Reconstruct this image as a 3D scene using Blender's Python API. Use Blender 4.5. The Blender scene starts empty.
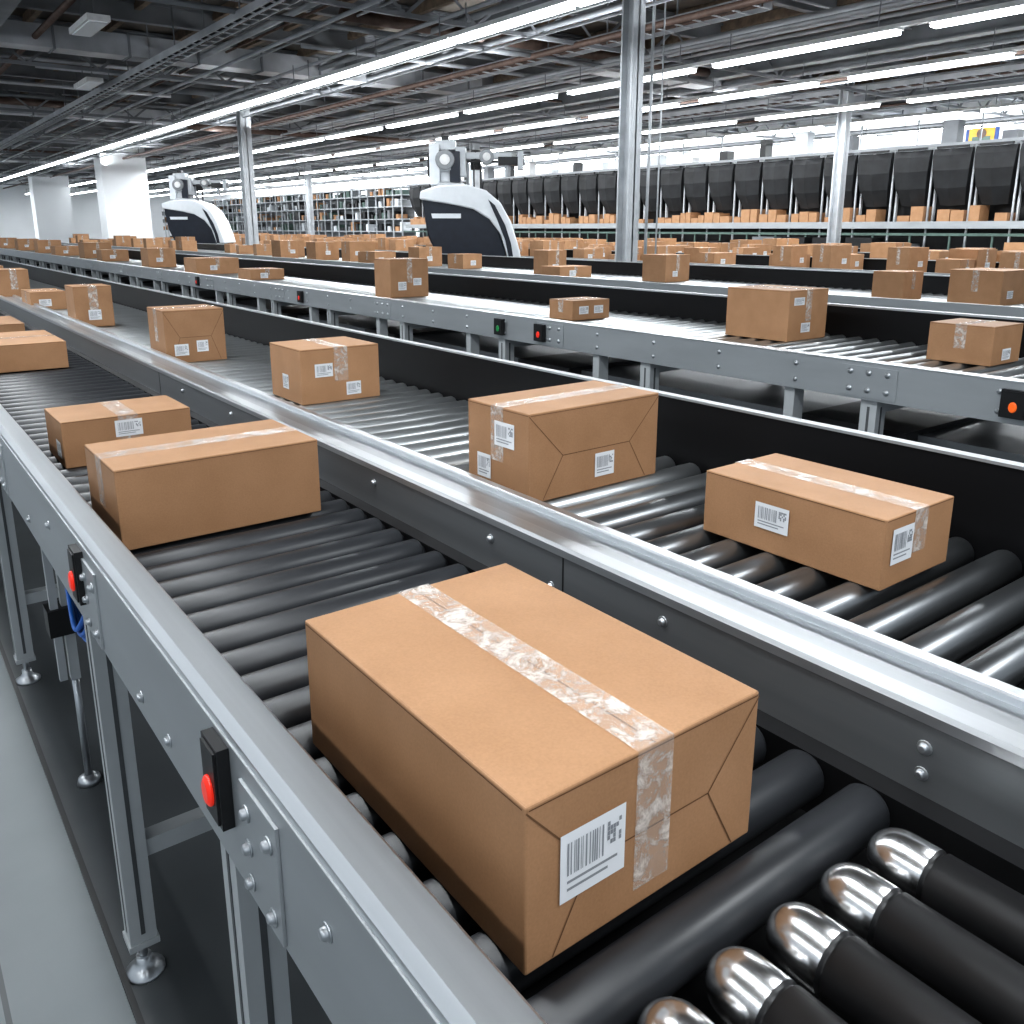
import bpy, math, random
from mathutils import Vector, Matrix
scene = bpy.context.scene
COL = bpy.context.collection

# ---------------------------------------------------------------- materials
def new_mat(name):
    m = bpy.data.materials.new(name); m.use_nodes = True
    nt = m.node_tree; b = nt.nodes['Principled BSDF']
    return m, nt, b

def simple(name, col, rough=.5, metal=0., var=.12, scale=(8, 8, 8), bump=0., bscale=60, emis=None, es=0, rvar=0., spec=.5):
    m, nt, b = new_mat(name)
    N, L = nt.nodes, nt.links
    b.inputs['Roughness'].default_value = rough
    b.inputs['Metallic'].default_value = metal
    b.inputs['Specular IOR Level'].default_value = spec
    tc = N.new('ShaderNodeTexCoord'); mp = N.new('ShaderNodeMapping')
    mp.inputs['Scale'].default_value = scale
    L.new(tc.outputs['Object'], mp.inputs['Vector'])
    nz = N.new('ShaderNodeTexNoise'); nz.inputs['Scale'].default_value = 1.0; nz.inputs['Detail'].default_value = 5
    L.new(mp.outputs[0], nz.inputs['Vector'])
    cr = N.new('ShaderNodeValToRGB')
    cr.color_ramp.elements[0].position = .3; cr.color_ramp.elements[1].position = .7
    cr.color_ramp.elements[0].color = (*[c*(1-var) for c in col], 1)
    cr.color_ramp.elements[1].color = (*[min(1, c*(1+var)) for c in col], 1)
    L.new(nz.outputs['Fac'], cr.inputs[0]); L.new(cr.outputs[0], b.inputs['Base Color'])
    if rvar:
        mr = N.new('ShaderNodeMapRange'); mr.inputs['To Min'].default_value = max(0.02, rough-rvar); mr.inputs['To Max'].default_value = min(1, rough+rvar)
        L.new(nz.outputs['Fac'], mr.inputs['Value']); L.new(mr.outputs[0], b.inputs['Roughness'])
    if bump:
        n2 = N.new('ShaderNodeTexNoise'); n2.inputs['Scale'].default_value = bscale
        L.new(tc.outputs['Object'], n2.inputs['Vector'])
        bp = N.new('ShaderNodeBump'); bp.inputs['Strength'].default_value = bump; bp.inputs['Distance'].default_value = .002
        L.new(n2.outputs['Fac'], bp.inputs['Height']); L.new(bp.outputs[0], b.inputs['Normal'])
    if emis:
        b.inputs['Emission Color'].default_value = (*emis, 1); b.inputs['Emission Strength'].default_value = es
    return m

def cardboard_mat():
    m, nt, b = new_mat('cardboard'); N, L = nt.nodes, nt.links
    tc = N.new('ShaderNodeTexCoord'); oi = N.new('ShaderNodeObjectInfo')
    nz = N.new('ShaderNodeTexNoise'); nz.inputs['Scale'].default_value = 9; nz.inputs['Detail'].default_value = 8
    L.new(tc.outputs['Object'], nz.inputs['Vector'])
    cr = N.new('ShaderNodeValToRGB')
    cr.color_ramp.elements[0].position = .25; cr.color_ramp.elements[1].position = .75
    cr.color_ramp.elements[0].color = (.365, .200, .102, 1); cr.color_ramp.elements[1].color = (.44, .250, .135, 1)
    L.new(nz.outputs['Fac'], cr.inputs[0])
    hsv = N.new('ShaderNodeHueSaturation')
    mr = N.new('ShaderNodeMapRange'); mr.inputs['To Min'].default_value = .92; mr.inputs['To Max'].default_value = 1.10
    L.new(oi.outputs['Random'], mr.inputs['Value']); L.new(mr.outputs[0], hsv.inputs['Value'])
    L.new(cr.outputs[0], hsv.inputs['Color'])
    fb = N.new('ShaderNodeTexNoise'); fb.inputs['Scale'].default_value = 330; fb.inputs['Detail'].default_value = 3
    L.new(tc.outputs['Object'], fb.inputs['Vector'])
    mx = N.new('ShaderNodeMix'); mx.data_type = 'RGBA'; mx.blend_type = 'OVERLAY'; mx.inputs['Factor'].default_value = .14
    L.new(hsv.outputs[0], mx.inputs[6]); L.new(fb.outputs['Fac'], mx.inputs[7]); L.new(mx.outputs[2], b.inputs['Base Color'])
    b.inputs['Roughness'].default_value = .58
    b.inputs['Specular IOR Level'].default_value = .4
    bp = N.new('ShaderNodeBump'); bp.inputs['Strength'].default_value = .08; bp.inputs['Distance'].default_value = .001
    L.new(fb.outputs['Fac'], bp.inputs['Height'])
    ln = N.new('ShaderNodeTexNoise'); ln.inputs['Scale'].default_value = 14; ln.inputs['Detail'].default_value = 2
    L.new(tc.outputs['Object'], ln.inputs['Vector'])
    b2 = N.new('ShaderNodeBump'); b2.inputs['Strength'].default_value = .35; b2.inputs['Distance'].default_value = .004
    L.new(ln.outputs['Fac'], b2.inputs['Height']); L.new(bp.outputs[0], b2.inputs['Normal']); L.new(b2.outputs[0], b.inputs['Normal'])
    return m

def tape_mat():
    m, nt, b = new_mat('packing_tape'); N, L = nt.nodes, nt.links
    tc = N.new('ShaderNodeTexCoord')
    nz = N.new('ShaderNodeTexNoise'); nz.inputs['Scale'].default_value = 34; nz.inputs['Detail'].default_value = 9; nz.inputs['Roughness'].default_value = .72; nz.inputs['Distortion'].default_value = .5
    L.new(tc.outputs['Object'], nz.inputs['Vector'])
    cr = N.new('ShaderNodeValToRGB'); e = cr.color_ramp.elements
    e[0].position = .46; e[0].color = (.20, .20, .20, 1); e[1].position = .64; e[1].color = (.80, .80, .80, 1)
    L.new(nz.outputs['Fac'], cr.inputs[0]); L.new(cr.outputs[0], b.inputs['Alpha'])  # noise paints whitish glare patches into the tape's opacity
    b.inputs['Base Color'].default_value = (.82, .77, .72, 1)
    b.inputs['Roughness'].default_value = .12
    bp = N.new('ShaderNodeBump'); bp.inputs['Strength'].default_value = .6; bp.inputs['Distance'].default_value = .002
    L.new(nz.outputs['Fac'], bp.inputs['Height']); L.new(bp.outputs[0], b.inputs['Normal'])
    return m

def floor_mat():
    m, nt, b = new_mat('concrete_floor'); N, L = nt.nodes, nt.links
    tc = N.new('ShaderNodeTexCoord')
    nz = N.new('ShaderNodeTexNoise'); nz.inputs['Scale'].default_value = 1.3; nz.inputs['Detail'].default_value = 9
    L.new(tc.outputs['Object'], nz.inputs['Vector'])
    cr = N.new('ShaderNodeValToRGB'); e = cr.color_ramp.elements
    e[0].position = .3; e[0].color = (.125, .142, .150, 1); e[1].position = .72; e[1].color = (.175, .192, .20, 1)
    L.new(nz.outputs['Fac'], cr.inputs[0])
    br = N.new('ShaderNodeTexBrick'); br.inputs['Scale'].default_value = 1; br.inputs['Mortar Size'].default_value = .006
    br.inputs['Brick Width'].default_value = 4; br.inputs['Row Height'].default_value = 4; br.offset = 0
    br.inputs['Color1'].default_value = br.inputs['Color2'].default_value = (1, 1, 1, 1); br.inputs['Mortar'].default_value = (.45, .45, .45, 1)
    L.new(tc.outputs['Object'], br.inputs['Vector'])
    mx = N.new('ShaderNodeMix'); mx.data_type = 'RGBA'; mx.blend_type = 'MULTIPLY'; mx.inputs['Factor'].default_value = 1
    L.new(cr.outputs[0], mx.inputs[6]); L.new(br.outputs[0], mx.inputs[7]); L.new(mx.outputs[2], b.inputs['Base Color'])
    b.inputs['Roughness'].default_value = .5
    return m

M = dict(
    card=cardboard_mat(), tape=tape_mat(),
    label=simple('label_paper', (.80, .81, .83), .5, var=.03),
    ink=simple('label_ink', (.05, .05, .06), .6, var=.1),
    ink2=simple('label_ink_grey', (.30, .31, .33), .6, var=.1),
    seam=simple('cardboard_crease', (.15, .075, .035), .9),
    steel=simple('brushed_steel', (.50, .52, .54), .34, .9, .05, (60, 1.2, 60), rvar=.04),
    bright=simple('polished_edge_steel', (.60, .62, .64), .30, .85, .05, (60, 1.2, 60), rvar=.04),
    chrome=simple('polished_chrome', (.76, .76, .76), .24, 1., .05, (60, 60, 60), rvar=.04),
    alu=simple('aluminium_panel', (.40, .42, .435), .42, .5, .06, (6, 2, 10), rvar=.05),
    dpanel=simple('dark_steel_panel', (.24, .25, .26), .40, .6, .08, (30, 1.2, 30), rvar=.05),
    leg=simple('grey_powder_coat', (.46, .48, .49), .45, .1, .06),
    slot=simple('profile_slot', (.10, .105, .11), .6, .2, .1),
    rubber=simple('black_rubber_roller', (.030, .032, .036), .40, 0., .2, (3, 40, 40), rvar=.06, spec=.55),
    sleeve=simple('black_rubber_sleeve', (.010, .010, .011), .5, 0., .2),
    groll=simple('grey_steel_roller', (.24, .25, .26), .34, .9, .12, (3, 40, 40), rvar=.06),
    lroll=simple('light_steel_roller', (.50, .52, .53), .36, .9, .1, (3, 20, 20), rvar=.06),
    black=simple('black_plastic', (.012, .012, .013), .4, 0., .2),
    guard=simple('black_side_guard', (.006, .006, .007), .55, 0., .2, (5, 1, 5), spec=.25),
    red=simple('red_button', (.75, .03, .015), .3, emis=(1, .05, .02), es=.25),
    orange=simple('orange_button', (.8, .12, .02), .3, emis=(1, .2, .02), es=.3),
    green=simple('green_button', (.03, .35, .1), .3),
    galv=simple('galvanised_steel', (.48, .50, .52), .45, .35, .12, (5, 5, 5)),
    floor=floor_mat(),
    dkfloor=simple('dark_floor_zone', (.085, .093, .098), .4, var=.2, scale=(2, 2, 2)),  # darker tone for the floor below the conveyor
    wall=simple('white_wall_paint', (.85, .87, .89), .7, var=.03, scale=(.5, .5, .5)),
    ceil=simple('dark_soffit', (.12, .105, .09), .9, var=.5, scale=(1.5, .7, 1)),
    beam=simple('ceiling_beam_paint', (.21, .22, .235), .6, .1, .3, (1, 1, 1)),
    duct=simple('galvanised_duct', (.45, .465, .49), .45, .3, .2, (2, 2, 2)),
    pipe=simple('rusty_brown_pipe', (.115, .075, .06), .5, .1, .25),
    brownb=simple('brown_timber_purlin', (.20, .15, .11), .8, 0, .3),
    tube=simple('fluorescent_tube', (.9, .9, .9), .4, emis=(.93, .97, 1.), es=14),
    fix=simple('light_fixture_housing', (.7, .7, .7), .5),
    wplast=simple('white_machine_cover', (.66, .69, .72), .3, var=.04),
    nplast=simple('navy_machine_cover', (.014, .018, .028), .3, var=.15),
    blue=simple('blue_cable', (.01, .14, .55), .4),
    gframe=simple('green_grey_frame', (.10, .15, .13), .5, .2),
    bag=simple('black_canvas', (.020, .021, .023), .6, 0, .35, (3, 3, 3)),
    yel=simple('yellow_sign', (.55, .33, .05), .5), bl2=simple('blue_sign', (.04, .08, .25), .5),
)

# ---------------------------------------------------------------- mesh builder
class MB:
    def __init__(s): s.v = []; s.f = []; s.m = []; s.sm = []; s.mats = []
    def mi(s, k):
        if k not in s.mats: s.mats.append(k)
        return s.mats.index(k)
    def face(s, pts, k, smooth=False):
        n = len(s.v); s.v += [tuple(p) for p in pts]; s.f.append(tuple(range(n, n+len(pts)))); s.m.append(s.mi(k)); s.sm.append(smooth)
    def box(s, x0, x1, y0, y1, z0, z1, k):
        n = len(s.v)
        s.v += [(x0,y0,z0),(x1,y0,z0),(x1,y1,z0),(x0,y1,z0),(x0,y0,z1),(x1,y0,z1),(x1,y1,z1),(x0,y1,z1)]
        for q in ((0,3,2,1),(4,5,6,7),(0,1,5,4),(1,2,6,5),(2,3,7,6),(3,0,4,7)):
            s.f.append(tuple(n+i for i in q)); s.m.append(s.mi(k)); s.sm.append(False)
    def lathe(s, c, axis, prof, k, seg=24, cap=True, sq=1.0):
        n = len(s.v)
        for t, r in prof:
            for i in range(seg):
                a = 2*math.pi*i/seg; u, w = r*math.cos(a), r*math.sin(a)*sq
                p = {'x': (t, u, w), 'y': (w, t, u), 'z': (u, w, t)}[axis]
                s.v.append((c[0]+p[0], c[1]+p[1], c[2]+p[2]))
        for j in range(len(prof)-1):
            kk = k[j] if isinstance(k, (list, tuple)) else k
            for i in range(seg):
                a, b = n+j*seg+i, n+j*seg+(i+1) % seg
                s.f.append((a, b, b+seg, a+seg)); s.m.append(s.mi(kk)); s.sm.append(True)
        if cap:
            k0 = k[0] if isinstance(k, (list, tuple)) else k
            k1 = k[-1] if isinstance(k, (list, tuple)) else k
            s.f.append(tuple(n+i for i in reversed(range(seg)))); s.m.append(s.mi(k0)); s.sm.append(False)
            b = n+(len(prof)-1)*seg
            s.f.append(tuple(b+i for i in range(seg))); s.m.append(s.mi(k1)); s.sm.append(False)
    def cyl(s, c, axis, r, l, k, seg=20): s.lathe(c, axis, [(0, r), (l, r)], k, seg)
    def prism(s, prof, y0, y1, k):
        n = len(s.v); N_ = len(prof)
        for y in (y0, y1):
            for x, z in prof: s.v.append((x, y, z))
        for i in range(N_):
            j = (i+1) % N_
            s.f.append((n+i, n+j, n+N_+j, n+N_+i)); s.m.append(s.mi(k)); s.sm.append(False)
        s.f.append(tuple(n+i for i in reversed(range(N_)))); s.m.append(s.mi(k)); s.sm.append(False)
        s.f.append(tuple(n+N_+i for i in range(N_))); s.m.append(s.mi(k)); s.sm.append(False)
    def obj(s, name, parent=None, bevel=0, loc=(0, 0, 0), rz=0, fixn=False):
        me = bpy.data.meshes.new(name); me.from_pydata(s.v, [], s.f)
        for k in s.mats: me.materials.append(M[k])
        me.polygons.foreach_set('material_index', s.m); me.polygons.foreach_set('use_smooth', s.sm)
        me.update()
        if fixn:
            import bmesh
            bm = bmesh.new(); bm.from_mesh(me); bmesh.ops.recalc_face_normals(bm, faces=bm.faces); bm.to_mesh(me); bm.free()
        o = bpy.data.objects.new(name, me); COL.objects.link(o)
        o.location = loc; o.rotation_euler = (0, 0, rz)
        if parent: o.parent = parent
        if bevel:
            b = o.modifiers.new('bevel', 'BEVEL'); b.width = bevel; b.segments = 2; b.limit_method = 'ANGLE'; b.angle_limit = math.radians(50)
        return o

def empty(name, loc=(0, 0, 0)):
    e = bpy.data.objects.new(name, None); e.empty_display_size = .1; e.location = loc; COL.objects.link(e); return e

# ---------------------------------------------------------------- cardboard boxes
def cbox(x0, x1, y0, y1, z, h, tape='y', labels=(), crease=(), rz=0., tw=.05, name='cardboard_box', toff=0.0, tlo=.38):
    w, l = x1-x0, y1-y0; hx, hy = w/2, l/2
    m = MB()
    m.box(-hx, hx, -hy, hy, 0, h, 'card')
    def P(face, u, v, off):
        if face == 'F': return (-hx+u*w, -hy-off, v*h)
        if face == 'L': return (-hx-off, hy-u*l, v*h)
        if face == 'B': return (hx-u*w, hy+off, v*h)
        if face == 'R': return (hx+off, -hy+u*l, v*h)
        return (-hx+u*w, -hy+v*l, h+off)
    def quad(face, u0, u1, v0, v1, off, k):
        m.face([P(face, u0, v0, off), P(face, u1, v0, off), P(face, u1, v1, off), P(face, u0, v1, off)], k)
    def line(face, a, c, wd, off, k):
        p0, p1 = Vector(P(face, *a, off)), Vector(P(face, *c, off))
        n = {'F': Vector((0, -1, 0)), 'L': Vector((-1, 0, 0)), 'T': Vector((0, 0, 1)), 'R': Vector((1, 0, 0)), 'B': Vector((0, 1, 0))}[face]
        d = (p1-p0).normalized(); s = n.cross(d)*wd/2
        m.face([p0-s, p1-s, p1+s, p0+s], k)
    c = .5+toff
    if tape == 'y':
        line('T', (c, 0), (c, 1), .0020, .0004, 'seam')
        t = tw/w/2
        quad('T', c-t, c+t, -.002, 1.002, .0010, 'tape')
        for fc, q in (('F', c), ('B', 1-c)):
            quad(fc, q-t, q+t, tlo, 1.004, .0010, 'tape')
    if tape == 'x':
        line('T', (0, c), (1, c), .0020, .0004, 'seam')
        t = tw/l/2
        quad('T', -.002, 1.002, c-t, c+t, .0010, 'tape')
        for fc, q in (('L', 1-c), ('R', c)):
            quad(fc, q-t, q+t, tlo, 1.004, .0010, 'tape')
    for fc in 'FL':
        line(fc, (.01, .975), (.99, .975), .0012, .0004, 'seam')
    for fc in crease:
        for a, d in (((.0, .97), (.24, .48)), ((.24, .48), (.10, .02)), ((1., .97), (.76, .48)), ((.76, .48), (.90, .02)), ((.24, .48), (.76, .48))):
            line(fc, a, d, .0016, .0005, 'seam')
    for (fc, u, v, lw, lh) in labels:
        fw = l if fc == 'L' else w
        fh = l if fc == 'T' else h
        du, dv = lw/fw/2, lh/fh/2
        quad(fc, u-du, u+du, v-dv, v+dv, .0014, 'label')
        x = -.8; r = random.Random(int(u*1000+v*77))
        while x < .3:
            bw = r.choice([.02, .035, .05])
            quad(fc, u+x*du, u+(x+bw)*du, v-.25*dv, v+.7*dv, .0018, 'ink2'); x += bw+r.choice([.03, .05, .07])
        for i in range(5):
            for j in range(5):
                if r.random() < .6:
                    quad(fc, u+(.42+j*.09)*du, u+(.50+j*.09)*du, v+(.0+i*.14)*dv, v+(.13+i*.14)*dv, .0018, 'ink2')
        for i in range(2):
            quad(fc, u-.8*du, u+(.75-.3*i)*du, v-(.48+.22*i)*dv, v-(.40+.22*i)*dv, .0018, 'ink2')
    o = m.obj(name, None, 0, ((x0+x1)/2, (y0+y1)/2, z), rz)
    bv = o.modifiers.new('bevel', 'BEVEL'); bv.width = .0022; bv.segments = 2; bv.limit_method = 'ANGLE'; bv.angle_limit = math.radians(50)
    return o

Z1, Z2 = 1.0, 1.04
# near lane
cbox(.335, .632, .425, .85, Z1, .165, 'y', [('F', .25, .53, .076, .068)], ['F'], tw=.046, tlo=.12)
cbox(.31, .728, 1.67, 1.93, Z1, .165, 'x', [], [], tw=.05)
cbox(.34, .670, 2.39, 2.62, Z1, .125, 'y', [('F', .5, .72, .07, .045), ('L', .75, .35, .06, .045)], [])
cbox(.36, .69, 4.25, 4.8, Z1, .12, 'x', [], [])
cbox(.33, .66, 5.2, 5.7, Z1, .12, 'y', [], [])
# second lane
cbox(1.045, 1.44, 1.33, 1.55, Z2, .198, 'x', [('L', .62, .70, .070, .055), ('L', .28, .28, .050, .055), ('F', .56, .28, .06, .055)], ['F'], tw=.045, rz=.02)
cbox(1.225, 1.442, .63, 1.0, Z2, .122, 'y', [('L', .42, .55, .072, .048), ('F', .25, .58, .065, .062)], [], tw=.042)
cbox(1.10, 1.39, 2.61, 2.87, Z2, .185, 'y', [('L', .5, .35, .05, .05), ('F', .28, .60, .065, .045), ('F', .65, .22, .055, .045)], [])
cbox(1.0, 1.26, 3.8, 4.05, Z2, .23, 'x', [('F', .25, .25, .06, .05), ('F', .60, .3, .05, .05)], ['F'])
cbox(.98, 1.19, 5.56, 5.80, Z2, .24, 'y', [('F', .5, .3, .07, .06)], [])
cbox(.95, 1.18, 6.95, 7.35, Z2, .13, 'x', [('F', .4, .4, .08, .05)], [])
cbox(.88, 1.10, 7.95, 8.3, Z2, .25, 'y', [], [])
cbox(.95, 1.2, 10.2, 10.6, Z2, .2, 'y', [], [])
# third conveyor
Z3 = 1.04
cbox(3.56, 3.93, 6.4, 6.68, Z3, .32, 'y', [('F', .3, .3, .08, .07), ('F', .7, .4, .08, .06)], [])
cbox(3.78, 4.12, 2.64, 3.04, Z3, .262, 'y', [('F', .25, .78, .09, .04), ('F', .45, .25, .08, .05)], [])
cbox(3.58, 3.90, 4.1, 4.33, Z3, .125, 'x', [('F', .3, .5, .08, .05), ('F', .7, .5, .08, .05)], [])
cbox(3.78, 4.05, 1.62, 1.9, Z3, .168, 'x', [('F', .5, .25, .08, .05)], [])
for (x, y, w, l, h) in ((3.55, 9.6, .4, .4, .12), (3.45, 11.2, .55, .5, .2), (3.5, 13.6, .4, .4, .28), (3.5, 16.6, .45, .4, .2), (3.6, 18.5, .5, .5, .3), (3.45, 20.6, .5, .5, .2), (3.5, 23, .5, .5, .3), (3.5, 26, .5, .5, .3), (3.4, 29, .5, .5, .3)):
    cbox(x, x+w, y, y+l, Z3, h, 'y', [('F', .4, .4, .09, .06)], [])

# ---------------------------------------------------------------- conveyors
def bolt(m, x, y, z, r=.008, d=-1, k='steel'):
    m.lathe((x, y, z), 'x', [(0, r*1.5), (d*.002, r*1.5), (d*.002, r), (d*.006, r*.95), (d*.008, r*.6)], k, 14)

def rollers(m, x0, x1, ys, zc, r, k, seg=20):
    for y in ys:
        m.lathe((x0, y, zc), 'x', [(0, r*.35), (.012, r*.35), (.012, r*.88), (.018, r), (x1-x0-.018, r), (x1-x0-.012, r*.88), (x1-x0-.012, r*.35), (x1-x0, r*.35)], k, seg)

def legset(m, xs, y, ztop, k='leg', w=.055):
    for x in xs:
        m.box(x, x+w, y-w/2, y+w/2, .095, ztop, k)
        m.box(x+w*.42, x+w*.58, y-w/2-.001, y-w/2+.002, .12, ztop-.03, 'slot')
        m.box(x-.001, x+.002, y-w*.08, y+w*.08, .12, ztop-.03, 'slot')
        m.box(x-.004, x+w+.004, y-w/2-.004, y+w/2+.004, .085, .10, k)
        m.cyl((x+w/2, y, .02), 'z', .010, .09, 'steel', 12)
        m.lathe((x+w/2, y, 0), 'z', [(0, .042), (.008, .042), (.018, .026), (.03, .016), (.045, .016)], 'steel', 20)
    m.box(xs[0]+w, xs[-1], y-.02, y+.02, .30, .34, k)
    m.box(xs[0]+w, xs[-1], y-.02, y+.02, ztop-.06, ztop-.02, k)

def frange(a, b, s):
    r = []; x = a
    while x < b: r.append(x); x += s
    return r

ZR = 1.092
dc = empty('double_roller_conveyor')
Y0, Y1 = -1.2, 24.
ZB = .905
m = MB()
m.prism([(.222, ZB), (.228, ZB), (.228, 1.074), (.236, 1.084), (.266, 1.084), (.266, 1.04), (.272, 1.04), (.272, 1.088), (.268, ZR), (.232, ZR), (.222, 1.082)], Y0, Y1, 'bright')
m.prism([(.2195, ZB), (.2225, ZB), (.2225, 1.072), (.2195, 1.072)], Y0, Y1, 'alu')
m.box(.222, .262, Y0, Y1, ZB-.003, ZB+.003, 'alu')
m.box(.270, .302, Y0, Y1, .93, 1.012, 'black')  # black strip stands in for the shadow between rail and rollers
m.box(.272, .276, Y0, Y1, 1.0, 1.05, 'black')
m.box(.857, .863, Y0, Y1, .90, 1.082, 'dpanel')
m.prism([(.855, 1.074), (.884, 1.084), (.888, 1.084), (.888, 1.075), (.894, 1.075), (.894, 1.088), (.890, ZR), (.860, ZR), (.855, 1.087)], Y0, Y1, 'bright')
m.box(.894, .966, Y0, Y1, 1.072, 1.079, 'steel')
m.prism([(.966, 1.06), (.970, 1.06), (.970, 1.086), (.985, 1.086), (.985, .96), (.990, .96), (.990, 1.088), (.987, ZR), (.969, ZR), (.966, 1.088)], Y0, Y1, 'bright')
m.obj('frame_rails', dc, .0008)
m = MB()
m.box(1.605, 1.625, Y0, Y1, .93, 1.19, 'guard')
m.box(1.602, 1.630, Y0, Y1, 1.19, 1.196, 'alu')
m.box(1.625, 1.632, Y0, Y1, .90, 1.19, 'alu')
m.obj('side_guard', dc)
m = MB()
rollers(m, .300, .820, frange(.392, Y1, .083), Z1-.030, .030, 'rubber', 24)
m.box(.825, .857, Y0, Y1, .90, .985, 'black')
m.obj('rubber_rollers', dc)
m = MB()
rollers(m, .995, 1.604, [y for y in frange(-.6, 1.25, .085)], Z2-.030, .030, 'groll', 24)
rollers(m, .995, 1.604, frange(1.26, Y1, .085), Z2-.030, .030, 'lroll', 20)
m.obj('steel_rollers', dc)
m = MB()
R = .031
for i in range(6):
    x = .322+i*.085
    ye = .353
    prof = [(ye-.034*(1-math.cos(a*math.pi/16)), max(.001, R*math.sin(a*math.pi/16))) for a in range(0, 9)]
    ks = ['chrome']*8
    prof += [(ye-.066, R), (ye-.068, R*.9), (ye-.071, R*.9), (ye-.073, R*1.0), (-.9, R*1.0)]
    ks += ['chrome', 'black', 'black', 'sleeve', 'sleeve']
    m.lathe((x, 0, Z1-.022), 'y', prof, ks, 32)
m.obj('longitudinal_rollers', dc, fixn=True)
m = MB()
m.box(.25, .857, Y0, Y1, .898, .903, 'black')
m.box(.99, 1.605, Y0, Y1, .93, .935, 'black')
for y in frange(-1, Y1, 1.2):
    m.box(.26, 1.6, y, y+.04, .85, .896, 'leg')
m.obj('under_tray', dc)
m = MB()
for y in (-.6, .90, 1.71, 3.3, 4.7, 6.2, 8, 10, 12, 14, 16, 18, 20):
    legset(m, [.236, .86, 1.57], y, ZB)
for y in (2.5,):
    m.box(.30, .325, y, y+.03, .35, .90, 'leg'); m.box(.26, .36, y-.02, y+.05, .5, .58, 'black'); m.box(.27, .29, y-.01, y+.01, .36, .9, 'galv'); m.cyl((.312, y+.015, 0), 'z', .01, .4, 'steel', 12); m.lathe((.312, y+.015, 0), 'z', [(0, .035), (.02, .03), (.03, .012)], 'steel', 16)
m.box(.84, .86, -1, 20, .30, .335, 'leg')
m.obj('legs', dc)
m = MB()
def stopbox(m, x, y, zc, k='red', sy=.026, sz=.050, th=.014):
    m.box(x-th, x, y-sy, y+sy, zc-sz, zc+sz, 'black')
    m.box(x-th-.003, x-th+.002, y-sy*.8, y+sy*.8, zc-sz*.9, zc+sz*.9, 'black')
    m.lathe((x-th-.002, y, zc-.010), 'x', [(0, .014), (-.004, .014), (-.007, .010)], k, 24, sq=1.35)
for y, L_ in ((.715, .10), (1.50, .10), (2.6, .1), (3.8, .1), (5.2, .1), (6.6, .1)):
    m.box(.2155, .2195, y-L_/2, y+L_/2, .912, 1.050, 'alu')
    for dy in (-.03, .03):
        for z in (.935, 1.02): bolt(m, .2155, y+dy, z, .0065)
    bolt(m, .2155, y+.03, .978, .0065)
for y in (.30, .42, .56, 1.06, 1.2, 1.9, 2.2, 2.9, 3.3):
    bolt(m, .2195, y, .94+.07*(int(y*10) % 2), .0065)
stopbox(m, .2195, .827, 1.016)
stopbox(m, .2195, 1.57, 1.012)
stopbox(m, .2195, 3.1, 1.012)
for y in (.36, .76, 1.20, 1.66, 2.1, 2.6, 3.1):
    bolt(m, .857, y, 1.045, .0060)
for y in (.36, 1.02): bolt(m, .857, y, 1.012, .0055)
for y in (.99, 2.2, 3.4):
    m.box(.8560, .8572, y-.0015, y+.0015, .95, 1.073, 'black')
m.obj('fittings', dc, .0008)
def cable(name, pts, r, k, parent):
    cu = bpy.data.curves.new(name, 'CURVE'); cu.dimensions = '3D'; cu.bevel_depth = r; cu.bevel_resolution = 3
    sp = cu.splines.new('NURBS'); sp.points.add(len(pts)-1); sp.order_u = 4; sp.use_endpoint_u = True
    for i, p in enumerate(pts): sp.points[i].co = (*p, 1)
    cu.materials.append(M[k]); o = bpy.data.objects.new(name, cu); COL.objects.link(o); o.parent = parent; return o
for i in range(5):
    cable('cable_%d' % i, [(.28+.01*i, 1.78, .91), (.245+.010*i, 1.86, .78-.02*i), (.245+.01*i, 1.96, .70-.014*i), (.28, 2.2, .78), (.3, 2.35, .90)], .006, 'blue', dc)
    cable('cable_far_%d' % i, [(.23+.01*i, 3.45, .90), (.215+.012*i, 3.55, .74-.02*i), (.215+.01*i, 3.75, .66-.014*i), (.23, 4.0, .76), (.25, 4.15, .90)], .012, 'blue', dc)

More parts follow.
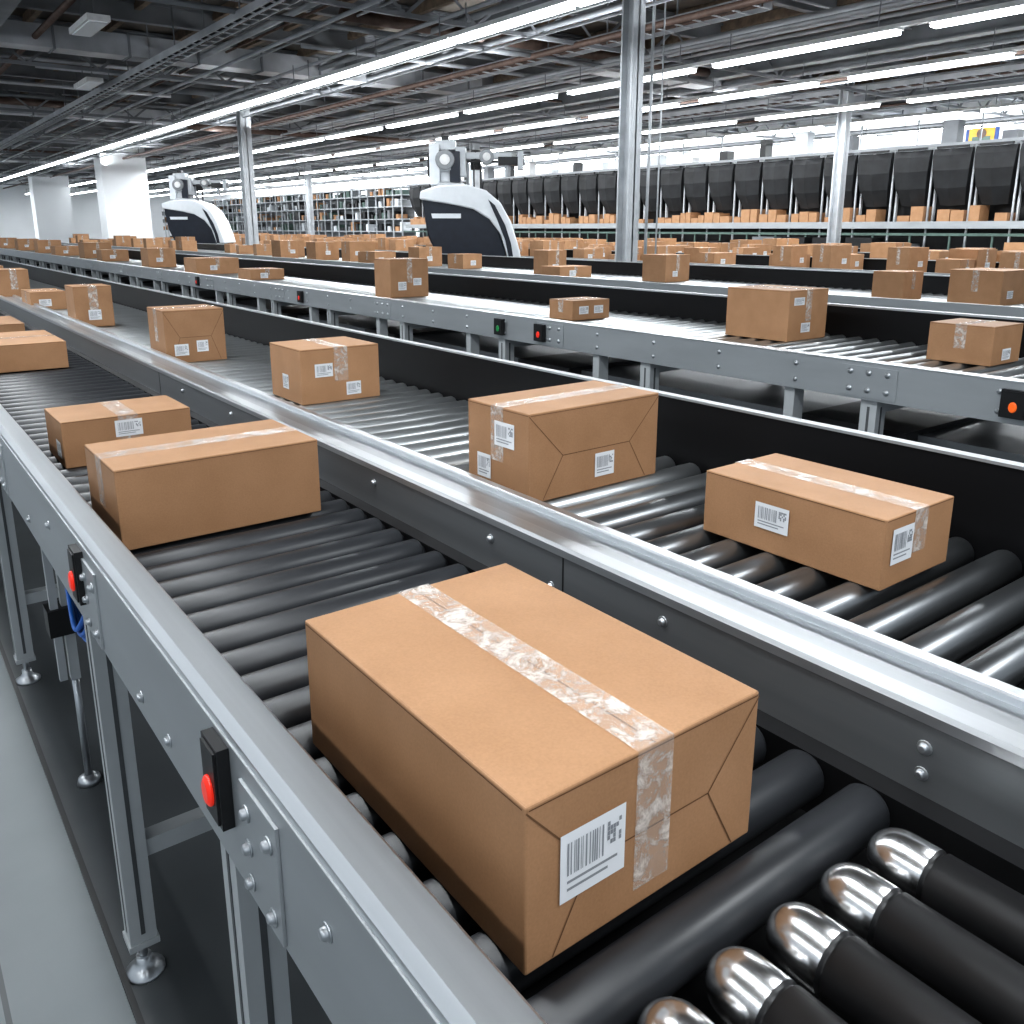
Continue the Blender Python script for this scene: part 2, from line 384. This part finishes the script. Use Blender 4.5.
def conveyor(x0, x1, y0, y1, detail=True, zt=ZR, rk='lroll', step=.10):
    p = empty('roller_conveyor')
    m = MB(); d = .15
    m.prism([(x0, zt-d), (x0+.03, zt-d), (x0+.03, zt-d+.006), (x0+.006, zt-d+.006), (x0+.006, zt-.008), (x0+.05, zt-.008), (x0+.05, zt-.04), (x0+.056, zt-.04), (x0+.056, zt), (x0, zt)], y0, y1, 'alu')
    m.box(x0-.003, x0+.058, y0, y1, zt, zt+.004, 'bright')
    m.box(x1-.02, x1, y0, y1, zt-d, zt+.10, 'guard')
    m.box(x1-.025, x1+.03, y0, y1, zt+.10, zt+.11, 'alu')
    m.box(x1, x1+.008, y0, y1, zt-d, zt+.1, 'alu')
    m.box(x0+.01, x1-.02, y0, y1, zt-d, zt-d+.004, 'black')
    m.obj('frame', p)
    m = MB()
    rollers(m, x0+.056, x1-.021, frange(y0+.05, y1, step), 1.04-.03, .030, rk, 16 if detail else 8)
    m.obj('rollers', p)
    m = MB()
    for y in frange(y0+.3, y1, 1.25):
        legset(m, [x0+.02, x1-.08], y, zt-d, w=.07)
        m.box(x0+.02, x0+.09, y+.35, y+.40, .62, zt-d, 'leg')
    m.box(x0+.05, x0+.08, y0, y1, .28, .33, 'leg')
    m.box(x0+.25, x1-.2, y0, y1, .70, .78, 'dpanel')
    for y in frange(y0+.6, y1, 2.1):
        m.box(x0+.15, x1-.3, y, y+.5, .55, .80, 'black')
        m.cyl((x0+.2, y+.2, .5), 'x', .08, .35, 'dpanel', 14)
    m.obj('legs', p)
    if detail:
        m = MB()
        for y in frange(y0+.2, min(y1, 16), .42):
            for z in (zt-.04, zt-.11): bolt(m, x0, y, z, .007)
        for y in frange(y0+.8, min(y1, 16), 2.0):
            m.box(x0-.004, x0, y-.12, y+.12, zt-.14, zt-.015, 'alu')
            for dy in (-.08, 0, .08):
                for z in (zt-.04, zt-.11): bolt(m, x0-.004, y+dy, z, .008)
        for y, k in ((1.24, 'orange'), (3.88, 'red'), (4.28, 'green'), (7.3, 'red'), (10.2, 'red')):
            stopbox(m, x0-.004, y, zt-.075, k, .045, .050, .02)
        m.obj('fittings', p)
    return p
conveyor(3.15, 4.34, -1., 34)
conveyor(6.2, 7.8, -1., 40, False)
conveyor(10.2, 11.4, 1., 36, False, step=.15)
conveyor(12.8, 14.2, 1., 50, False, step=.2)
conveyor(15.6, 17., 1., 50, False, step=.2)

def scatter(x0, x1, ya, yb, gap, seed, smin=.3, smax=.55):
    r = random.Random(seed); y = ya
    while y < yb:
        w, l, h = r.uniform(smin, smax), r.uniform(smin, smax)*.8, r.uniform(.12, .36)
        x = r.uniform(x0, x1-w)
        cbox(x, x+w, y, y+l, Z3, h, r.choice('xy'), [('F', r.uniform(.3, .7), .4, .1, .07)] if y < 16 else [], [], rz=r.uniform(-.12, .12))
        y += l+r.uniform(gap*.3, gap*1.5)+.1
cbox(6.85, 7.35, 2.95, 3.35, Z3, .26, 'x', [('F', .3, .3, .1, .06)], [])
cbox(6.72, 7.02, 3.65, 3.92, Z3, .23, 'y', [], [])
cbox(7.0, 7.38, 6.5, 6.85, Z3, .29, 'y', [('F', .4, .3, .08, .06)], [])
cbox(6.6, 7.1, 7.8, 8.15, Z3, .13, 'y', [('F', .4, .4, .1, .07)], [])
cbox(7.0, 7.30, 8.5, 8.80, Z3, .30, 'y', [('F', .4, .3, .1, .07)], [])
scatter(6.5, 7.6, 10.4, 38, .7, 3)
scatter(10.35, 10.85, 4.2, 34, .6, 5, .35, .5)
scatter(10.87, 11.36, 5, 34, .9, 25, .35, .48)
scatter(13., 13.5, 5, 46, .55, 9, .35, .5)
scatter(13.55, 14.1, 5.6, 46, .8, 19, .4, .55)
scatter(15.8, 16.9, 6, 48, .5, 12, .4, .8)

# ---------------------------------------------------------------- room shell
m = MB(); m.box(-7, 27, -4, 76, -.1, 0, 'floor'); m.obj('floor')
m = MB(); m.box(.225, 2.0, -1.5, 24, 0, .002, 'dkfloor'); m.box(.212, .225, -1.5, 24, 0, .010, 'black'); m.obj('dark_floor_strip')  # darker floor zone below the conveyor, black line along its edge
m = MB(); m.box(-7, 27, -4, 76, 5.3, 5.4, 'ceil'); m.obj('ceiling')
m = MB(); m.box(26, 26.2, -4, 76, 0, 5.3, 'wall')
m.obj('wall_right')
m = MB(); m.box(-7, 26, 75.8, 76, 0, 5.3, 'wall'); m.obj('wall_far')

cs = empty('ceiling_steelwork')
m = MB()
for y in frange(-3, 75, 2.4):
    m.box(-7, 26, y-.07, y+.07, 5.24, 5.28, 'beam'); m.box(-7, 26, y-.015, y+.015, 4.98, 5.28, 'beam'); m.box(-7, 26, y-.07, y+.07, 4.95, 4.98, 'beam')
for x in frange(-6, 26, 1.3):
    m.box(x-.05, x+.05, -4, 75, 5.14, 5.30, 'brownb')
for x in (2.2, 8.6, 14.8, 21.5):
    m.box(x-.12, x+.12, -4, 75, 4.92, 4.95, 'beam'); m.box(x-.02, x+.02, -4, 75, 4.62, 4.95, 'beam'); m.box(x-.12, x+.12, -4, 75, 4.59, 4.62, 'beam')
for y in frange(4, 72, 7.2):
    m.box(-7, 26, y-.03, y+.03, 4.45, 4.51, 'beam')
    k = 0
    for x in frange(-6, 25.5, .6):
        a, b = (4.48, 4.97) if k % 2 else (4.97, 4.48); k += 1
        m.face([(x, y-.02, a-.03), (x+.6, y-.02, b-.03), (x+.6, y-.02, b+.03), (x, y-.02, a+.03)], 'beam')
        m.face([(x, y-.02, a+.03), (x+.6, y-.02, b+.03), (x+.6, y+.02, b+.03), (x, y+.02, a+.03)], 'beam')
m.obj('beams', cs)
m = MB(); r = random.Random(4)
for i in range(38):
    x = r.uniform(1, 25); rr = r.choice([.02, .03, .03, .05, .08]); z = r.uniform(4.35, 4.9)
    m.cyl((x, -4, z), 'y', rr, 79, r.choice(['duct', 'beam', 'pipe', 'duct', 'duct']), 10)
for i in range(40):
    y = r.uniform(3, 60); rr = r.choice([.02, .03, .04, .09]); z = r.uniform(4.45, 4.9); xa = r.uniform(-4, 10)
    m.cyl((xa, y, z), 'x', rr, r.uniform(6, 18), r.choice(['duct', 'beam', 'pipe', 'duct']), 10)
m.obj('pipes', cs)
m = MB()
for (x, w, z, y0, y1) in ((4.6, .30, 4.35, 2, 60), (10.0, .5, 4.5, 8, 60), (18, .6, 4.5, 4, 60)):
    m.box(x, x+.02, y0, y1, z, z+.10, 'duct'); m.box(x+w-.02, x+w, y0, y1, z, z+.10, 'duct')
    for y in frange(y0, y1, .35): m.box(x, x+w, y, y+.03, z, z+.015, 'duct')
    m.cyl((x+w*.3, y0, z+.03), 'y', .02, y1-y0, 'black', 8); m.cyl((x+w*.55, y0, z+.03), 'y', .025, y1-y0, 'pipe', 8)
    for y in frange(y0, y1, 1.5): m.box(x+w/2-.01, x+w/2+.01, y, y+.02, z, 5.2, 'beam')
for (y, x0, x1) in ((9, 1, 7), (17, 2, 12), (27, 2, 20), (13, 12, 24)):
    m.box(x0, x1, y, y+.5, 4.55, 4.9, 'duct')
    for x in frange(x0, x1, 1.2): m.box(x, x+.04, y-.02, y+.52, 4.53, 4.92, 'beam')
m.obj('ducts', cs)
m = MB()
for (x, y) in ((2.65, 8.6), (3.0, 13.5), (4.1, 19)):
    m.box(x, x+.3, y, y+1.2, 4.36, 4.44, 'fix'); m.box(x+.03, x+.27, y+.05, y+1.15, 4.345, 4.362, 'wall')
    for yy in (y+.2, y+1.0): m.box(x+.14, x+.16, yy, yy+.02, 4.44, 5.2, 'beam')
m.obj('unlit_fixtures', cs)

def lightline(x, y0, y1, seg, gap, z=4.0, w=.11):
    p = empty('fluorescent_light_line')
    m = MB(); t = MB(); y = y0
    m.box(x-w*.35, x+w*.35, y0, y1, z+.075, z+.12, 'fix')
    while y < y1:
        m.box(x-w/2-.01, x+w/2+.01, y, y+seg, z+.05, z+.08, 'fix')
        t.box(x-w/2, x+w/2, y+.03, y+seg-.03, z, z+.05, 'tube')
        for yy in (y+.3, y+seg-.3): m.box(x-.006, x+.006, yy, yy+.012, z+.1, 4.44, 'beam')
        y += seg+gap
    m.obj('housing', p); t.obj('tubes', p)
lightline(6.8, 3, 72, 2.4, .04, w=.14)
lightline(11.0, 3, 72, 3.0, .4, w=.15)
lightline(13.7, 3, 72, 2.6, .6, w=.16)
lightline(17.0, 3, 72, 3.0, .6, w=.16)
lightline(19.6, 3, 72, 3.0, .4, w=.16)
lightline(22.5, 3, 72, 3.0, .5, w=.16)
lightline(.2, -3, 26, 3.0, .6, z=4.2, w=.13)  # unseen tube row, added over the near lanes to light them
lightline(-3.0, -3, 40, 3.0, .6, w=.13)  # second added row, out of view to the left

def area(name, loc, sx, sy, power, rot=(0, 0, 0), col=(.93, .97, 1)):
    l = bpy.data.lights.new(name, 'AREA'); l.shape = 'RECTANGLE'; l.size = sx; l.size_y = sy; l.energy = power; l.color = col
    o = bpy.data.objects.new(name, l); o.location = loc; o.rotation_euler = rot; COL.objects.link(o); return o
area('added_area_light', (.2, 5, 4.15), .5, 16, 250)  # added light out of view above the near lane
area('added_area_light', (-3.0, 5, 3.95), .5, 16, 110)  # added light out of view, left of the lanes
area('added_area_light', (6.8, 22, 3.95), .14, 40, 650)  # from here, area lights added under the tube rows to strengthen them
area('added_area_light', (11.0, 22, 3.95), .14, 40, 900)
area('added_area_light', (17.0, 22, 3.95), .14, 40, 1500)
area('added_area_light', (22.5, 30, 3.95), .14, 60, 2200)
area('added_area_light', (3.5, -1.5, 4.3), 2.5, 1.0, 120)  # unseen fill light added on the camera side, no fixture
area('added_area_light', (5.0, 62, 3.95), 12, .3, 2200)  # added to brighten the far wall, no fixture
area('added_wall_light', (23.6, 38, 3.6), .15, 70, 2000, rot=(0, -math.radians(100), 0))  # added only to brighten the right wall
area('added_uplight', (9.0, 26, 4.15), .10, 46, 420, rot=(math.pi, 0, 0))  # added pair of upward lights to brighten the ceiling
area('added_uplight', (16.0, 26, 4.15), .10, 46, 420, rot=(math.pi, 0, 0))

# ---------------------------------------------------------------- columns
def ibeam(x, y, w, zt=5.0):
    m = MB(); t = .03
    m.box(x-w/2, x+w/2, y-w/2, y-w/2+t, 0, zt, 'galv'); m.box(x-w/2, x+w/2, y+w/2-t, y+w/2, 0, zt, 'galv'); m.box(x-t/2, x+t/2, y-w/2, y+w/2, 0, zt, 'galv')
    m.box(x-w*.8, x+w*.8, y-w*.8, y+w*.8, 0, .03, 'galv'); m.box(x-w*.75, x+w*.75, y-w*.75, y+w*.75, zt-.05, zt, 'galv')
    m.obj('steel_column', None, .003)
ibeam(8.58, 8.72, .22); ibeam(8.75, 23.3, .28)
ibeam(18., 11.6, .22); ibeam(18., 26, .26); ibeam(18, 40, .26)
for (x, y, w) in ((9.7, 40.5, 1.8), (9.7, 57, 1.9)):
    m = MB(); m.box(x-w/2, x+w/2, y-.6, y+.6, 0, 5.29, 'wall'); m.box(x-w/2-.03, x+w/2+.03, y-.63, y+.63, 0, .2, 'galv'); m.obj('clad_column')
m = MB(); m.cyl((8.83, 8.6, 0), 'z', .022, 5, 'galv', 12); m.cyl((8.93, 8.50, 0), 'z', .012, 5, 'galv', 12); m.obj('riser_pipe')

# ---------------------------------------------------------------- bin rack
XB = 20.
YE = 34.
p = empty('chute_bin_rack')
m = MB(); cb = MB(); fr = MB(); r = random.Random(2)
for i, y in enumerate(frange(4, YE-.5, .93)):
    w0, w1 = .43, .30
    rings = [(3.34, w0, -.10), (3.20, w0, -.14), (2.88, w0*.95, -.14), (2.5, w0*.84, -.06), (2.25, w1, .08), (2.12, w1*.92, .14)]
    yc = y+.46
    for a, b_ in zip(rings, rings[1:]):
        m.face([(XB+a[2], yc-a[1], a[0]), (XB+a[2]-.07, yc, a[0]-.02), (XB+b_[2]-.07, yc, b_[0]-.02), (XB+b_[2], yc-b_[1], b_[0])], 'bag', True)
        m.face([(XB+a[2]-.07, yc, a[0]-.02), (XB+a[2], yc+a[1], a[0]), (XB+b_[2], yc+b_[1], b_[0]), (XB+b_[2]-.07, yc, b_[0]-.02)], 'bag', True)
        m.face([(XB+a[2], yc-a[1], a[0]), (XB+b_[2], yc-b_[1], b_[0]), (XB+.9, yc-b_[1], b_[0]), (XB+.9, yc-a[1], a[0])], 'bag')
        m.face([(XB+a[2], yc+a[1], a[0]), (XB+.9, yc+a[1], a[0]), (XB+.9, yc+b_[1], b_[0]), (XB+b_[2], yc+b_[1], b_[0])], 'bag')
    fr.box(XB-.04, XB, y-.02, y+.02, 0, 3.42, 'galv')
    fr.box(XB-.18, XB-.12, y+.1, y+.8, 3.34, 3.39, 'black')
    fr.box(XB+.2, XB+.28, y-.02, y+.02, 1.7, 3.3, 'wplast')
    yy = y+.04
    while yy < y+.8:
        s = r.uniform(.18, .34); hh = r.uniform(.18, .42)
        if r.random() < .8: cb.box(XB-.15, XB+.3, yy, yy+s, 1.70, 1.70+hh, 'card')
        yy += s+.02
    fr.box(XB-.3, XB-.26, y+.2, y+.24, 0, 1.5, 'gframe')
    if r.random() < .8: fr.box(XB-.5, XB, y+.1, y+.8, .9, .9+r.uniform(.2, .5), r.choice(['black', 'card', 'dpanel', 'card']))
fr.box(XB-.2, XB+1, 4, YE, 1.62, 1.70, 'gframe')
fr.box(XB-.22, XB-.2, 4, YE, 1.60, 1.76, 'alu')
fr.box(XB+.5, XB+.56, 4, YE, 0, 3.2, 'black')
fr.box(XB-.1, XB+1, 4, YE, 3.39, 3.46, 'dpanel')
fr.box(XB-.6, XB+.5, 4, YE, .8, .9, 'gframe')
fr.box(XB-.32, XB-.24, 4, YE, 1.44, 1.50, 'gframe')
m.obj('bins', p); cb.obj('parcels', p); fr.obj('frame', p)
m = MB()
for y in frange(5, YE-.6, 1.3):
    h = r.uniform(.1, .6); k = r.choice(['wplast', 'galv', 'black', 'fix', 'beam'])
    m.box(XB+.3, XB+.6, y, y+r.uniform(.1, .5), 3.46, 3.46+h, k)
m.box(XB+1.0, XB+1.03, 4, YE, 4.25, 4.29, 'galv'); m.box(XB+1.0, XB+1.03, 4, YE, 3.85, 3.88, 'galv')
for y in frange(4, YE, 1.5): m.box(XB+1.0, XB+1.03, y, y+.03, 3.4, 4.29, 'galv')
m.obj('top_equipment', p)
p = empty('sorting_shelf_rack')
m = MB(); cb = MB()
for y in frange(YE+.6, 72, .8):
    m.box(XB-.05, XB, y-.025, y+.025, 0, 3.4, 'galv'); m.box(XB+.8, XB+.84, y-.02, y+.02, 0, 3.4, 'galv')
    for z in (1.45, 2.0, 2.55, 3.05):
        for k in range(2):
            if r.random() < .8:
                kk = r.choice(['card', 'wplast', 'black', 'gframe', 'black', 'dpanel', 'dpanel'])
                yy = y+.06+k*.36; cb.box(XB+.02, XB+.5, yy, yy+r.uniform(.2, .33), z+.03, z+.03+r.uniform(.15, .42), kk)
m.box(XB+.6, XB+.64, YE+.6, 72, 0, 3.2, 'dpanel')
for z in (1.45, 2.0, 2.55, 3.05, 3.4): m.box(XB-.03, XB+.84, YE+.6, 72, z-.02, z+.03, 'galv')
m.obj('frame', p); cb.obj('stored_goods', p)
m = MB(); m.box(25.96, 25.99, 11.9, 12.8, 3.95, 4.5, 'bl2'); m.box(25.94, 25.965, 12.0, 12.7, 4.02, 4.43, 'yel'); m.cyl((25.92, 12.35, 4.2), 'x', .13, .03, 'pipe', 20); m.box(25.93, 25.95, 12.1, 12.6, 4.02, 4.12, 'gframe'); m.obj('wall_poster')

# ---------------------------------------------------------------- sorting robots
def robot(x, y, s):
    p = empty('sorting_robot', (x, y, 0)); p.rotation_euler = (0, 0, -math.radians(37)); p.scale = (s, s, s)
    dark = [(-.88, 2.12), (-.80, 1.5), (-.62, 1.1), (-.5, 0.1), (.5, .1), (.6, 1.1), (.55, 1.3), (.40, 1.75), (.15, 2.05), (-.3, 2.16)]
    m = MB(); m.prism(dark, -.5, .5, 'nplast'); m.obj('body_core', p, .03, fixn=True)
    cover = [(-.92, 2.10), (-.90, 2.24), (-.6, 2.33), (-.1, 2.35), (.25, 2.25), (.5, 2.04), (.68, 1.72), (.80, 1.35), (.86, 1.1), (.62, 1.1), (.50, 1.5), (.30, 1.76), (.02, 1.93), (-.3, 2.0)]
    m = MB(); m.prism(cover, -.56, .56, 'wplast'); m.obj('top_cover', p, .03, fixn=True)
    stripe = [(.30, 2.10), (.42, 2.0), (.60, 1.66), (.70, 1.35), (.74, 1.1), (.66, 1.1), (.60, 1.4), (.46, 1.75)]
    m = MB(); m.prism([(a-.02, b) for a, b in stripe], -.575, -.55, 'nplast'); m.prism([(-.7, 1.78), (-.2, 1.78), (-.2, 1.86), (-.72, 1.86)], -.52, -.49, 'wplast'); m.obj('stripe', p, fixn=True)
    m = MB(); m.box(-.55, .62, -.45, .45, 0, 1.1, 'wplast'); m.box(-.65, .7, -.5, .5, 0, .12, 'black'); m.obj('base', p, .02)
    m = MB()
    m.lathe((-.45, 0, 2.28), 'z', [(0, .30), (.10, .30), (.14, .22), (.30, .22), (.32, .27), (.42, .27), (.46, .15)], 'galv', 24)
    m.box(-.76, -.58, -.24, .2, 2.36, 3.05, 'wplast'); m.box(-.80, -.74, -.18, .1, 2.5, 2.9, 'black')
    m.box(-.40, -.22, -.26, .2, 2.40, 2.92, 'nplast'); m.box(-.30, -.12, -.2, .1, 2.5, 3.0, 'galv')
    m.cyl((-.75, 0, 2.80), 'x', .17, .62, 'galv', 20)
    m.cyl((-.48, -.3, 2.78), 'y', .17, .6, 'dpanel', 20); m.cyl((-.48, -.33, 2.78), 'y', .09, .05, 'fix', 20)
    m.box(-.66, -.30, -.15, .15, 2.95, 3.12, 'galv'); m.box(-.55, -.42, -.1, .1, 3.1, 3.2, 'black')
    m.box(-.15, .70, -.09, .09, 2.80, 2.92, 'galv'); m.box(-.1, .66, -.11, -.08, 2.74, 2.78, 'black'); m.cyl((.05, 0, 2.62), 'z', .09, .34, 'black', 16)
    m.cyl((.25, -.14, 2.84), 'y', .13, .28, 'dpanel', 18); m.cyl((.25, -.17, 2.84), 'y', .07, .04, 'fix', 18)
    m.box(.45, .92, -.12, .12, 2.70, 2.84, 'black'); m.cyl((.62, 0, 2.5), 'z', .05, .3, 'galv', 12); m.box(.80, .90, -.14, .14, 2.62, 2.94, 'galv')
    m.box(.12, .16, -.05, -.01, 2.3, 2.7, 'black'); m.cyl((-.1, .1, 2.3), 'z', .03, .5, 'galv', 10); m.cyl((.02, -.1, 2.3), 'z', .015, .45, 'black', 8)
    m.obj('gripper_arm', p, .01)
robot(9.1, 13.2, 1.0)
robot(9.0, 28.3, 1.05)

# ---------------------------------------------------------------- world, camera
w = bpy.data.worlds.new('world'); scene.world = w; w.use_nodes = True
w.node_tree.nodes['Background'].inputs[0].default_value = (.80, .90, 1, 1); w.node_tree.nodes['Background'].inputs[1].default_value = .62
cam = bpy.data.cameras.new('camera'); cam.lens = 856/1024*36; cam.sensor_width = 36; cam.clip_start = .02; cam.clip_end = 300
cam.shift_y = -69/1024
co = bpy.data.objects.new('camera', cam); COL.objects.link(co); co.location = (-.030, -.040, 1.614)
co.rotation_euler = (math.radians(90)-math.atan(215/856), 0, -math.atan(667/math.sqrt(856**2+215**2)))
scene.camera = co
scene.view_settings.view_transform = 'Standard'
scene.view_settings.exposure = .08
try: scene.view_settings.look = 'Medium High Contrast'
except Exception: pass
